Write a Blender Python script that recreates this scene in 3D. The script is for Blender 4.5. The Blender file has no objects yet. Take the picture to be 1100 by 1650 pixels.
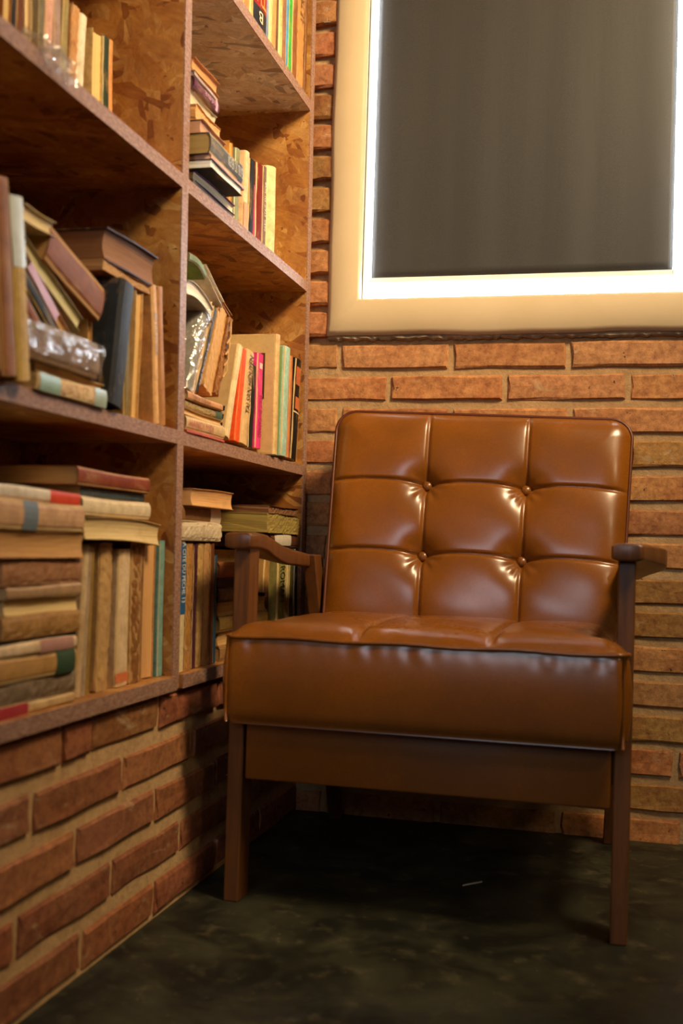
import bpy, bmesh, math, random
from mathutils import Matrix, Vector
random.seed(7)
C = bpy.context.scene.collection
SC = bpy.context.scene
PI = math.pi
# ------------------------------------------------------------------ camera
F_PX, YAW, PITCH, ROLL = 1810.9, .2456, .03047, .03144
cf = Vector((-math.sin(YAW)*math.cos(PITCH), math.cos(YAW)*math.cos(PITCH), math.sin(PITCH)))
cr = Vector((math.cos(YAW), math.sin(YAW), 0)); cu = cr.cross(cf)
r2 = math.cos(ROLL)*cr + math.sin(ROLL)*cu; u2 = -math.sin(ROLL)*cr + math.cos(ROLL)*cu
cam = bpy.data.objects.new('camera', bpy.data.cameras.new('camera')); C.objects.link(cam)
m = Matrix((r2, u2, -cf)).transposed().to_4x4(); m.translation = (.66764, -2.34656, .56985)
cam.matrix_world = m
cam.data.sensor_fit = 'VERTICAL'; cam.data.sensor_height = 36
cam.data.lens = 36*F_PX/1650
cam.data.dof.use_dof = True; cam.data.dof.focus_distance = 2.22; cam.data.dof.aperture_fstop = 3.6
cam.data.clip_start = .05
SC.camera = cam
# ------------------------------------------------------------------ world, lights, exposure
w = bpy.data.worlds.new('world'); SC.world = w; w.use_nodes = True
bg = w.node_tree.nodes['Background']; bg.inputs[0].default_value = (.86, .93, 1, 1); bg.inputs[1].default_value = 10.0
SC.view_settings.view_transform = 'Standard'; SC.view_settings.look = 'None'
SC.view_settings.exposure = 0.0; SC.view_settings.gamma = 1; SC.view_settings.use_curve_mapping = False
def area(name, loc, target, sx, sy, energy, col, spread=180):
    l = bpy.data.lights.new(name, 'AREA'); l.shape = 'RECTANGLE'; l.size = sx; l.size_y = sy
    l.energy = energy; l.color = col; l.spread = math.radians(spread)
    o = bpy.data.objects.new(name, l); C.objects.link(o); o.location = loc
    o.rotation_euler = (Vector(target)-Vector(loc)).to_track_quat('-Z', 'Y').to_euler()
    return o
WARM = (1, .75, .43)
area('ceiling_lamp', (1.45, -1.25, 2.45), (.1, -.3, 1.35), .5, .5, 22, WARM, 84)
area('ceiling_lamp_far', (2.6, -3.2, 2.65), (.5, -.8, .8), .5, .5, 14, WARM)
area('room_daylight', (.32, -4.4, 1.72), (.4, -.3, .6), .95, .95, 17, (.74, .86, 1))
area('sky_outside', (.45, .55, 1.6), (.45, 0, 1.6), 1.1, 1.4, 330, (.80, .90, 1))
# ------------------------------------------------------------------ node helpers
def hexc(h):
    v = [int(h[i:i+2], 16)/255 for i in (0, 2, 4)]
    return tuple((x/12.92 if x <= .04045 else ((x+.055)/1.055)**2.4) for x in v) + (1,)
class NT:
    def __init__(s, name):
        s.m = bpy.data.materials.new(name); s.m.use_nodes = True; s.t = s.m.node_tree
        s.b = s.t.nodes['Principled BSDF']; s.o = s.t.nodes['Material Output']
    def n(s, typ, **k):
        x = s.t.nodes.new(typ)
        for a, v in k.items():
            if a.startswith('i_'): x.inputs[a[2:].replace('_', ' ')].default_value = v
            else: setattr(x, a, v)
        return x
    def l(s, a, b): s.t.links.new(a, b)
    def coord(s, kind='Object', scale=(1, 1, 1), rot=(0, 0, 0), rnd=0):
        tc = s.n('ShaderNodeTexCoord'); mp = s.n('ShaderNodeMapping')
        mp.inputs['Scale'].default_value = scale; mp.inputs['Rotation'].default_value = rot
        s.l(tc.outputs[kind], mp.inputs[0])
        if rnd:
            oi = s.n('ShaderNodeObjectInfo'); mu = s.n('ShaderNodeMath', operation='MULTIPLY'); mu.inputs[1].default_value = rnd
            s.l(oi.outputs['Random'], mu.inputs[0]); s.l(mu.outputs[0], mp.inputs['Location'])
        return mp.outputs[0]
    def noise(s, co, scale, detail=4, rough=.55, dist=0):
        x = s.n('ShaderNodeTexNoise'); x.inputs['Scale'].default_value = scale; x.inputs['Detail'].default_value = detail
        x.inputs['Roughness'].default_value = rough; x.inputs['Distortion'].default_value = dist
        s.l(co, x.inputs['Vector']); return x.outputs[0]
    def ramp(s, f, pts, interp='LINEAR'):
        x = s.n('ShaderNodeValToRGB'); x.color_ramp.interpolation = interp; e = x.color_ramp.elements
        while len(e) < len(pts): e.new(.5)
        for i, (p, c) in enumerate(pts):
            e[i].position = p; e[i].color = hexc(c) if isinstance(c, str) else (c, c, c, 1)
        s.l(f, x.inputs[0]); return x.outputs[0]
    def mix(s, f, a, b, mode='MIX'):
        x = s.n('ShaderNodeMixRGB', blend_type=mode)
        for i, v in ((0, f), (1, a), (2, b)):
            if isinstance(v, (int, float)): x.inputs[i].default_value = v if i == 0 else (v, v, v, 1)
            elif isinstance(v, str): x.inputs[i].default_value = hexc(v)
            elif isinstance(v, tuple): x.inputs[i].default_value = v
            else: s.l(v, x.inputs[i])
        return x.outputs[0]
    def bump(s, h, strength=.3, dist=.002):
        x = s.n('ShaderNodeBump'); x.inputs['Strength'].default_value = strength; x.inputs['Distance'].default_value = dist
        s.l(h, x.inputs['Height']); s.l(x.outputs[0], s.b.inputs['Normal'])
    def out(s, col=None, rough=.6, **k):
        if col is not None:
            if isinstance(col, str): s.b.inputs['Base Color'].default_value = hexc(col)
            else: s.l(col, s.b.inputs['Base Color'])
        if isinstance(rough, (int, float)): s.b.inputs['Roughness'].default_value = rough
        else: s.l(rough, s.b.inputs['Roughness'])
        for a, v in k.items(): s.b.inputs[a.replace('_', ' ')].default_value = v
        return s.m
# ------------------------------------------------------------------ materials
def mat_osb(name, plane, cols, deep):
    n = NT(name); tc = n.n('ShaderNodeTexCoord'); base = None
    pm = n.n('ShaderNodeMapping'); pm.inputs['Rotation'].default_value = {'xy': (0, 0, 0), 'xz': (PI/2, 0, 0), 'yz': (0, PI/2, 0)}[plane]
    n.l(tc.outputs['Object'], pm.inputs[0])
    wob = n.n('ShaderNodeTexNoise'); wob.inputs['Scale'].default_value = 18; n.l(pm.outputs[0], wob.inputs['Vector'])
    for i, ang in enumerate((.15, 1.0, 2.3, .55, 1.7, 2.8)):
        r = n.n('ShaderNodeMapping'); r.inputs['Rotation'].default_value = (0, 0, ang); r.inputs['Location'].default_value = (i*3.1, i*1.7, 0)
        ad = n.n('ShaderNodeVectorMath', operation='MULTIPLY_ADD'); ad.inputs[1].default_value = (.012, .012, 0)
        n.l(wob.outputs[1], ad.inputs[0]); n.l(pm.outputs[0], ad.inputs[2]); n.l(ad.outputs[0], r.inputs[0])
        s = n.n('ShaderNodeMapping'); s.inputs['Scale'].default_value = ((20, 74, 4), (30, 84, 4), (17, 52, 4))[i % 3]; n.l(r.outputs[0], s.inputs[0])
        vo = n.n('ShaderNodeTexVoronoi'); vo.inputs['Scale'].default_value = 1; vo.inputs['Randomness'].default_value = 1; n.l(s.outputs[0], vo.inputs['Vector'])
        sep = n.n('ShaderNodeSeparateColor'); n.l(vo.outputs['Color'], sep.inputs[0])
        col = n.ramp(sep.outputs[0], cols)
        gr = n.noise(s.outputs[0], 3.5, 4, .7); col = n.mix(.45, col, n.ramp(gr, [(.3, 'a07850'), (.65, 'ffffff')]), 'MULTIPLY')
        base = col if base is None else n.mix(n.ramp(sep.outputs[1], [(.60, 0.0), (.63, 1.0)]), base, col)
    co = pm.outputs[0]
    st = n.noise(co, 6, 6, .65, .8); base = n.mix(.8, base, n.ramp(st, [(.30, deep), (.66, 'ffffff')]), 'MULTIPLY')
    k = n.n('ShaderNodeMapping'); k.inputs['Scale'].default_value = (22, 60, 6); k.inputs['Rotation'].default_value = (0, 0, .4); n.l(co, k.inputs[0])
    ck = n.noise(k.outputs[0], 2.2, 4, .6); base = n.mix(n.ramp(ck, [(.27, 1.0), (.30, 0.0)]), base, '241006')
    n.bump(st, .3, .003)
    return n.out(base, .5)
OSBC = [(0, 'b87c36'), (.25, 'cf9a50'), (.5, 'c0843a'), (.72, 'dcb068'), (.9, 'a86a2a'), (1, '8a5422')]
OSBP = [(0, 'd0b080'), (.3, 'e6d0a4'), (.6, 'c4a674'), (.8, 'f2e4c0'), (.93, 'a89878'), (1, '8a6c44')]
def mat_edge():
    n = NT('board_edge'); g = n.noise(n.coord('Object', (30, 30, 90)), 3, 6, .7)
    c = n.ramp(g, [(.3, '6a4a3e'), (.5, '96705e'), (.7, 'b8957f')])
    n.bump(g, .4, .002); return n.out(c, .6)
def mat_brick():
    n = NT('fired_brick'); oi = n.n('ShaderNodeObjectInfo')
    big = n.noise(n.coord('Object', (1, 1, 1), rnd=40), 9, 5, .6, .4)
    fine = n.noise(n.coord('Object', (1, 1, 1), rnd=40), 70, 6, .75)
    c = n.ramp(oi.outputs['Random'], [(0, 'b0703e'), (.2, 'c48a54'), (.4, 'a25c34'), (.6, 'c4965e'), (.8, 'b27044'), (1, 'bc8450')])
    c = n.mix(n.ramp(big, [(.38, 0.0), (.62, .75)]), c, 'c99660')
    c = n.mix(.75, c, n.ramp(fine, [(.3, '8a5a40'), (.62, 'ffffff')]), 'MULTIPLY')
    c = n.mix(1.0, c, oi.outputs['Color'], 'MULTIPLY')
    sm = n.noise(n.coord('Object', (1, 1, 2), rnd=90), 14, 6, .7, .8)
    c = n.mix(n.ramp(sm, [(.60, 0.0), (.70, .8)]), c, 'b99c78')
    pits = n.noise(n.coord('Object', (1, 1, 1), rnd=20), 60, 3, .6)
    c = n.mix(n.ramp(pits, [(.26, 1.0), (.31, 0.0)]), c, '2e1a10')
    n.bump(n.mix(.5, fine, big), .8, .004); return n.out(c, .78)
def mat_mortar(name='mortar', g=1.0):
    n = NT(name); f = n.noise(n.coord('Object'), 60, 6, .7); b = n.noise(n.coord('Object'), 5, 4, .6)
    c = n.mix(.5, n.ramp(b, [(.35, 'a8855c'), (.65, 'bd9c72')]), n.ramp(f, [(.3, '94744e'), (.7, 'cbab80')]))
    c = n.mix(1.0, c, (g, g*.97, g*.93, 1), 'MULTIPLY')
    n.bump(f, .9, .004); return n.out(c, .9)
def mat_plaster(name, a, b, rough=.75):
    n = NT(name); f = n.noise(n.coord('Object'), 3.5, 5, .6); g = n.noise(n.coord('Object'), 90, 5, .6)
    n.bump(g, .15, .001); return n.out(n.ramp(f, [(.35, a), (.65, b)]), rough)
def mat_floor():
    n = NT('dark_concrete'); a = n.noise(n.coord('Object'), 7, 7, .7, .5); b = n.noise(n.coord('Object', (1, 1, 1), (0, 0, .7)), 22, 6, .7)
    c = n.mix(n.ramp(a, [(.42, 0.0), (.68, .9)]), '18170e', '46442c')
    c = n.mix(n.ramp(b, [(.55, 0.0), (.75, .8)]), c, '6a6144')
    sp = n.n('ShaderNodeTexVoronoi'); sp.inputs['Scale'].default_value = 26; n.l(n.coord('Object'), sp.inputs['Vector'])
    c = n.mix(n.ramp(sp.outputs[0], [(.035, .6), (.06, 0.0)]), c, '8a7a58')
    n.bump(b, .25, .003); return n.out(c, n.ramp(a, [(.3, .5), (.7, .7)]))
def mat_leather():
    n = NT('cognac_leather'); f = n.noise(n.coord('Object'), 260, 4, .6); b = n.noise(n.coord('Object'), 6, 4, .6)
    c = n.mix(n.ramp(b, [(.35, 0.0), (.65, .6)]), '8a5010', '683a08')
    c = n.mix(.18, c, n.ramp(f, [(.3, '8a6a50'), (.6, 'ffffff')]), 'MULTIPLY')
    return n.out(c, n.ramp(b, [(.3, .25), (.7, .33)]), Coat_Weight=.25, Coat_Roughness=.2, Specular_IOR_Level=.55)
def mat_wood(name, a, b, rough=.38):
    n = NT(name); g = n.noise(n.coord('Object', (40, 40, 3)), 2, 6, .65, .3)
    n.bump(g, .1, .001); return n.out(n.ramp(g, [(.3, a), (.7, b)]), rough, Coat_Weight=.2, Coat_Roughness=.3)
def mat_cover():
    n = NT('book_cover'); oi = n.n('ShaderNodeObjectInfo')
    f = n.noise(n.coord('Object', (1, 1, 1), rnd=30), 45, 6, .75, .3); b = n.noise(n.coord('Object', (1, .35, 1), rnd=70), 30, 5, .7, .4)
    c = n.mix(.5, oi.outputs['Color'], n.ramp(f, [(.3, '8a6a48'), (.6, 'ffffff')]), 'MULTIPLY')
    c = n.mix(n.ramp(b, [(.56, 0.0), (.72, .6)]), c, 'b08a5a')
    d = n.noise(n.coord('Object', (1, 1, 1), rnd=110), 110, 5, .7); c = n.mix(n.ramp(d, [(.66, 0.0), (.74, .6)]), c, '5a3c22')
    n.bump(f, .25, .001); return n.out(c, .62, Specular_IOR_Level=.25)
def mat_print():
    n = NT('printed_cover'); oi = n.n('ShaderNodeObjectInfo'); f = n.noise(n.coord('Object', rnd=30), 60, 5, .7)
    return n.out(n.mix(.25, oi.outputs['Color'], n.ramp(f, [(.3, '9a8468'), (.6, 'ffffff')]), 'MULTIPLY'), .42)
def mat_pages():
    n = NT('book_pages'); oi = n.n('ShaderNodeObjectInfo')
    s = n.noise(n.coord('Object', (3, 3, 700), rnd=9), 1.5, 3, .6, .15); b = n.noise(n.coord('Object', (1, 1, 1), rnd=50), 22, 5, .7, .3)
    c = n.mix(.4, oi.outputs['Color'], n.ramp(s, [(.32, '8a6844'), (.55, 'ffffff')]), 'MULTIPLY')
    c = n.mix(n.ramp(b, [(.55, 0.0), (.8, .4)]), c, '9a7040')
    n.bump(s, .5, .001); return n.out(c, .85)
def mat_plastic():
    n = NT('clear_plastic'); tr = n.n('ShaderNodeBsdfTransparent'); tr.inputs[0].default_value = (.97, .97, .97, 1)
    gl = n.n('ShaderNodeBsdfGlossy'); gl.inputs['Roughness'].default_value = .16
    df = n.n('ShaderNodeBsdfDiffuse'); df.inputs[0].default_value = (.85, .87, .9, 1)
    f = n.noise(n.coord('Object', (1, 1, 1), rnd=10), 22, 3, .5, 1.2)
    bp = n.n('ShaderNodeBump'); bp.inputs['Strength'].default_value = .8; bp.inputs['Distance'].default_value = .02; n.l(f, bp.inputs['Height']); n.l(bp.outputs[0], gl.inputs['Normal'])
    m0 = n.n('ShaderNodeMixShader'); m0.inputs[0].default_value = .10; n.l(tr.outputs[0], m0.inputs[1]); n.l(df.outputs[0], m0.inputs[2])
    m1 = n.n('ShaderNodeMixShader'); m1.inputs[0].default_value = .22; n.l(m0.outputs[0], m1.inputs[1]); n.l(gl.outputs[0], m1.inputs[2])
    n.l(m1.outputs[0], n.o.inputs[0]); return n.m
def mat_glass():
    n = NT('window_glass'); tr = n.n('ShaderNodeBsdfTransparent'); gl = n.n('ShaderNodeBsdfGlossy'); gl.inputs['Roughness'].default_value = .02
    mx = n.n('ShaderNodeMixShader'); mx.inputs[0].default_value = .06
    n.l(tr.outputs[0], mx.inputs[1]); n.l(gl.outputs[0], mx.inputs[2]); n.l(mx.outputs[0], n.o.inputs[0]); return n.m
def mat_blind():
    n = NT('blackout_fabric'); f = n.noise(n.coord('Object', (1, 1, 1)), 700, 2, .5); b = n.noise(n.coord('Object', (6, 1, .6)), 2, 4, .6)
    c = n.mix(.5, n.ramp(f, [(.35, '22201d'), (.65, '3c3833')]), n.ramp(b, [(.35, '2e2b27'), (.65, '35322d')]))
    n.bump(b, .08, .01); return n.out(c, .55)
def mat_plain(name, col, rough=.5, **k):
    n = NT(name); f = n.noise(n.coord('Object'), 40, 3, .5)
    n.bump(f, .05, .001); return n.out(n.mix(.12, col, n.ramp(f, [(.3, '808080'), (.7, 'ffffff')]), 'MULTIPLY'), rough, **k)
M = dict(osbxy=mat_osb('strand_board_flat', 'xy', OSBC, 'a06c38'), osbxz=mat_osb('strand_board_side', 'xz', OSBC, 'a87440'), osbyz=mat_osb('strand_board_back', 'yz', OSBC, '9a6434'), osbp=mat_osb('strand_board_pale', 'xy', OSBP, 'c8a880'), edge=mat_edge(), brick=mat_brick(), mortar=mat_mortar(), mortar2=mat_mortar('ledge_mortar', 1.22), frame=mat_plaster('cream_plaster', 'c6b08c', 'd0ba98'),
    wall=mat_plaster('room_plaster', '6e5a44', '7c6850'), floor=mat_floor(), leather=mat_leather(), piping=mat_plain('piping_leather', '5e2a0c', .35),
    wood=mat_wood('walnut_wood', '4a2a10', '78481e'), cover=mat_cover(), prt=mat_print(), pages=mat_pages(), plastic=mat_plastic(), glass=mat_glass(),
    blind=mat_blind(), white=mat_plain('white_metal', 'e8e6e2', .35), cement=mat_plaster('rough_cement', '7c6c58', 'a8947a', .9),
    dark=mat_plain('dark_wood', '2a1610', .5), reveal=mat_plaster('white_reveal', 'f2f0ea', 'ffffff'), chalk=mat_plain('chalk', 'b8a890', .9), lamp=mat_plain('lamp_white', 'dddddd', .5))
# ------------------------------------------------------------------ object helpers
def tag(o, label=None, cat=None, group=None, kind=None):
    for k, v in (('label', label), ('category', cat), ('group', group), ('kind', kind)):
        if v: o[k] = v
    return o
def ob(name, verts, faces, mat, parent=None, smooth=False, color=None):
    me = bpy.data.meshes.new(name); me.from_pydata(verts, [], faces); me.update()
    if mat: me.materials.append(M[mat])
    if smooth:
        for p in me.polygons: p.use_smooth = True
    o = bpy.data.objects.new(name, me); C.objects.link(o)
    if parent: o.parent = parent
    if color: o.color = hexc(color) if isinstance(color, str) else color
    return o
def empty(name, loc=(0, 0, 0)):
    o = bpy.data.objects.new(name, None); o.empty_display_size = .05; C.objects.link(o); o.location = loc; return o
class MB:
    def __init__(s): s.v = []; s.f = []
    def box(s, x0, x1, y0, y1, z0, z1, fn=None):
        b = len(s.v); vs = [(x, y, z) for z in (z0, z1) for y in (y0, y1) for x in (x0, x1)]
        if fn: vs = [fn(*p) for p in vs]
        s.v += vs; s.f += [tuple(b+i for i in q) for q in ((0, 2, 3, 1), (4, 5, 7, 6), (0, 1, 5, 4), (2, 6, 7, 3), (0, 4, 6, 2), (1, 3, 7, 5))]; return s
    def hexa(s, lo, hi):   # lo, hi: four corner points each, counter-clockwise seen from above
        b = len(s.v); s.v += list(lo)+list(hi); s.f += [tuple(b+i for i in q) for q in ((3, 2, 1, 0), (4, 5, 6, 7), (0, 1, 5, 4), (1, 2, 6, 5), (2, 3, 7, 6), (3, 0, 4, 7))]; return s
    def build(s, name, mat, parent=None, smooth=False, color=None, bevel=0, seg=2):
        o = ob(name, s.v, s.f, mat, parent, smooth, color)
        if bevel:
            bm = bmesh.new(); bm.from_mesh(o.data)
            bmesh.ops.bevel(bm, geom=bm.edges[:], offset=bevel, segments=seg, affect='EDGES', profile=.5)
            bm.to_mesh(o.data); bm.free()
        return o
def tube(pts, r, name, mat, parent, seg=8, closed=True):
    v = []; f = []; n = len(pts); P = [Vector(p) for p in pts]
    for i in range(n):
        d = (P[(i+1) % n]-P[i-1]).normalized() if closed else (P[min(i+1, n-1)]-P[max(i-1, 0)]).normalized()
        a = d.cross(Vector((.13, .31, .94))).normalized(); b = d.cross(a)
        for k in range(seg):
            t = 2*PI*k/seg; v.append(tuple(P[i]+r*(math.cos(t)*a+math.sin(t)*b)))
    for i in range(n if closed else n-1):
        j = (i+1) % n
        for k in range(seg): f.append((i*seg+k, i*seg+(k+1) % seg, j*seg+(k+1) % seg, j*seg+k))
    if not closed: f += [tuple(range(seg)), tuple(range((n-1)*seg+seg-1, (n-1)*seg-1, -1))]
    return ob(name, v, f, mat, parent, True)
# ------------------------------------------------------------------ room
XW, YW, ZW = 3.4, -4.6, 2.75
tag(MB().box(-.5, XW+.2, YW-.2, .3, -.06, 0).build('floor', 'floor'), kind='structure')
tag(MB().box(-.5, XW+.2, YW-.2, .3, ZW, ZW+.1).build('ceiling', 'wall'), kind='structure')
tag(MB().box(XW, XW+.12, YW, .2, 0, ZW).build('wall_right', 'wall'), kind='structure')
tag(MB().box(-.5, XW, YW-.12, YW, 0, ZW).build('wall_front', 'wall'), kind='structure')
WX0, WX1, WZ0, WZ1 = .107, .787, 1.101, 2.10
def ranges(x0, x1, y0, y1, hx0, hx1, z0, z1, hz0, hz1, mb):
    mb.box(x0, hx0, y0, y1, z0, z1); mb.box(hx1, x1, y0, y1, z0, z1)
    mb.box(hx0, hx1, y0, y1, z0, hz0); mb.box(hx0, hx1, y0, y1, hz1, z1); return mb
wb = tag(ranges(-.4, XW, .0055, .22, WX0, WX1, 0, ZW, WZ0, WZ1, MB()).build('wall_back', 'mortar'), kind='structure')
# left wall: brick ledge under the bookcase, mortar face at x=-.011, plaster above
wl = tag(MB().box(-.5, -.0055, YW, .011, 0, .339).build('wall_left', 'mortar2'), kind='structure')
up = MB().box(-.5, -.290, YW, .011, .339, ZW).build('upper_plaster', 'wall', wl)
# bricks
def brick_mesh(L, H, D, seed):
    rnd = random.Random(seed); j = lambda a: rnd.uniform(-a, a)
    ring = [(-L/2, -H/2), (-L/6, -H/2), (L/6, -H/2), (L/2, -H/2), (L/2, 0), (L/2, H/2), (L/6, H/2), (-L/6, H/2), (-L/2, H/2), (-L/2, 0)]
    v = [(x, D, z) for x, z in ring]
    v += [(x+j(.002), .004+j(.0012), z+j(.0018)) for x, z in ring]
    v += [(x*.97+j(.003), j(.0015), z*(.86)+j(.002)) for x, z in ring]
    v.append((j(.02), j(.001)-.0006, j(.008)))
    n = 10; f = []
    for k in range(2):
        for i in range(n): f.append((k*n+i, k*n+(i+1) % n, (k+1)*n+(i+1) % n, (k+1)*n+i))
    for i in range(n): f.append((2*n+i, 2*n+(i+1) % n, 3*n))
    me = bpy.data.meshes.new('brick'); me.from_pydata(v, [], f); me.update(); me.materials.append(M['brick'])
    bm = bmesh.new(); bm.from_mesh(me); bmesh.ops.recalc_face_normals(bm, faces=bm.faces[:]); bm.to_mesh(me); bm.free()
    return me
BM = {}
def brick(parent, x0, x1, zc, axis, col, off=0):
    L = round((x1-x0)/.01)*.01
    key = (L, random.randrange(4))
    if key not in BM: BM[key] = brick_mesh(L-.013, .0515, .03, hash(key) & 0xffff)
    o = bpy.data.objects.new('brick', BM[key]); C.objects.link(o); o.parent = parent
    cx = (x0+x1)/2; dz = random.uniform(-.0015, .0015); t = random.uniform(-.006, .006); pr = random.uniform(-.002, .002)-off*2.5
    if axis == 'back': o.location = (cx, pr, zc+dz); o.rotation_euler = (0, t, 0)
    else: o.location = (-pr, cx, zc+dz); o.rotation_euler = (t, 0, PI/2)
    o.scale = ((x1-x0-.013)/max(L-.013, .01), 1, 1)
    if axis != 'back': o.scale[2] = .90
    o.color = col; return o
def bc(dark=0):
    r = random.random()
    if r < .12: c = (.80, .86, .62)
    elif r < .3: c = (1.1, 1.0, .92)
    else: c = (1, random.uniform(.86, 1.0), random.uniform(.8, 1.0))
    k = random.uniform(.82, 1.1); return (c[0]*k, c[1]*k, c[2]*k, 1)
for k in range(-25, 15):
    zt = 1.006-.0687*k; zc = zt-.0257
    if zc > ZW-.03 or zc < .004: continue
    x = (.059 if k % 2 == 0 else .171)-.247*2 + random.uniform(-.006, .006)
    while x < 1.75:
        a, b = x, x+.247*random.uniform(.97, 1.03); x = b
        segs = [(a, b)]
        if zc > 1.02 and zc < 2.18:
            segs = []
            if a < .038: segs.append((a, min(b, .046)))
            if b > .85: segs.append((max(a, .84), b))
        for s0, s1 in segs:
            if s1 < .0: continue
            s0 = max(s0, -.035)
            if s1-s0 > .03: brick(wb, s0, s1, zc, 'back', bc(), .004 if zc > 1.02 and s1 < .1 else 0)
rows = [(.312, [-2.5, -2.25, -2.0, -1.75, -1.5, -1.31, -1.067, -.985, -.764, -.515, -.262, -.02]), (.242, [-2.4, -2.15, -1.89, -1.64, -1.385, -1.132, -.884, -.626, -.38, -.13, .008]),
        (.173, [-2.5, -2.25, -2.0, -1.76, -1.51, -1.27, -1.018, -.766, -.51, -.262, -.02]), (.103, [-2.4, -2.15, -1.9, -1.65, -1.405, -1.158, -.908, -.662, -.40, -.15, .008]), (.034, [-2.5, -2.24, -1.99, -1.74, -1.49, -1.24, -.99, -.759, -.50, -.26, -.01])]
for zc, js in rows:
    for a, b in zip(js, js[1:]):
        c = bc(); brick(wl, a, b, zc, 'left', (c[0]*.70, c[1]*.56, c[2]*.62, 1))  # redder bricks; the dimmer light low on this wall is also painted in
# faint chalk arrow on the brick beside the window
AP = [(0.0156, 1.7131), (0.0145, 1.7462), (0.0091, 1.7398), (0.0204, 1.7388), (0.0086, 1.7137), (0.0226, 1.7139)]
ca = MB()
for p, q_ in ((0, 1), (1, 2), (1, 3), (4, 5)):
    (xa, za), (xb, zb_) = AP[p], AP[q_]; L = math.hypot(xb-xa, zb_-za); nx_, nz_ = -(zb_-za)/L*.0006, (xb-xa)/L*.0006
    ca.hexa([(xa-nx_, -.0105, za-nz_), (xa+nx_, -.0105, za+nz_), (xb+nx_, -.0105, zb_+nz_), (xb-nx_, -.0105, zb_-nz_)], [(xa-nx_, -.0125, za-nz_), (xa+nx_, -.0125, za+nz_), (xb+nx_, -.0125, zb_+nz_), (xb-nx_, -.0125, zb_-nz_)])
ca.build('chalk_arrow', 'chalk', wb)
# plaster surround of the window
fx0, fx1, fz0, fz1 = .037, .857, 1.023, 2.178
def surround():
    nx = 48; o = [];
    out = []; inn = []
    for i in range(nx+1): out.append((fx0+(fx1-fx0)*i/nx, fz0)); inn.append((WX0+(WX1-WX0)*i/nx, WZ0))
    for i in range(1, nx+1): out.append((fx1, fz0+(fz1-fz0)*i/nx)); inn.append((WX1, WZ0+(WZ1-WZ0)*i/nx))
    for i in range(1, nx+1): out.append((fx1-(fx1-fx0)*i/nx, fz1)); inn.append((WX1-(WX1-WX0)*i/nx, WZ1))
    for i in range(1, nx): out.append((fx0, fz1-(fz1-fz0)*i/nx)); inn.append((WX0, WZ1-(WZ1-WZ0)*i/nx))
    n = len(out); v = []; f = []; rnd = random.Random(3)
    wob = [.0016*math.sin(i*.21)+.0008*math.sin(i*.53+1)+rnd.uniform(-.0002, .0002) for i in range(n)]
    prof = [(0, .018, 0), (0, -.014, .0), (.14, -.020, 0), (.5, -.022, 0), (.93, -.0215, 0), (1.0, -.018, 0), (1.0, .016, 0)]
    for (t, y, _) in prof:
        for i in range(n):
            ox, oz = out[i]; ix, iz = inn[i]; w_ = wob[i] if t < .3 else wob[i]*.25*(t < 1)
            x = ox+(ix-ox)*t; z = oz+(iz-oz)*t
            if i <= nx or i == 0: z += w_
            elif i <= 2*nx: x -= w_
            elif i <= 3*nx: z -= w_
            else: x += w_
            v.append((x, y, z))
    for k in range(len(prof)-1):
        for i in range(n): f.append((k*n+i, k*n+(i+1) % n, (k+1)*n+(i+1) % n, (k+1)*n+i))
    return v, f
v, f = surround()
sr = tag(ob('trim_1', v, f, 'frame', smooth=True), kind='structure')
# rough cement lip under the surround
rnd = random.Random(5); v = []; f = []; n = 110
for i in range(n+1):
    x = fx0+.002+(fx1-fx0-.004)*i/n; a = rnd.uniform(-.004, .003)
    v += [(x, -.010, fz0+.003), (x, -.009+rnd.uniform(-.002, .002), fz0-.005+a*.4), (x, -.004, fz0-.008+a*.7), (x, .013, fz0-.009+a*.7)]
for i in range(n):
    for k in range(3): f.append((i*4+k, i*4+k+1, i*4+5+k, i*4+4+k))
ob('cement_lip', v, f, 'cement', sr)
# window proper
w1 = empty('window_1', (WX0, .12, WZ0)); w1['kind'] = 'structure'
def wpart(mb, name, mat, **k):
    mb.v = [(x-WX0, y-.12, z-WZ0) for x, y, z in mb.v]; return mb.build(name, mat, w1, **k)
def liner():
    mb = MB(); t = .003
    mb.box(WX0, WX0+t, .014, .16, WZ0, WZ1); mb.box(WX1-t, WX1, .014, .16, WZ0, WZ1); mb.box(WX0, WX1, .014, .16, WZ0, WZ0+t); mb.box(WX0, WX1, .014, .16, WZ1-t, WZ1); return mb
wpart(liner(), 'reveal', 'reveal')
fr = MB(); s = .014; ranges(WX0+.003, WX1-.003, .135, .16, WX0+.003+s, WX1-.003-s, WZ0+.003, WZ1-.003, WZ0+.003+s, WZ1-.003-s, fr)
wpart(fr, 'sash_frame', 'white'); wpart(MB().box(WX0+.01, WX1-.01, .147, .150, WZ0+.01, WZ1-.01), 'pane', 'glass')
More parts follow.
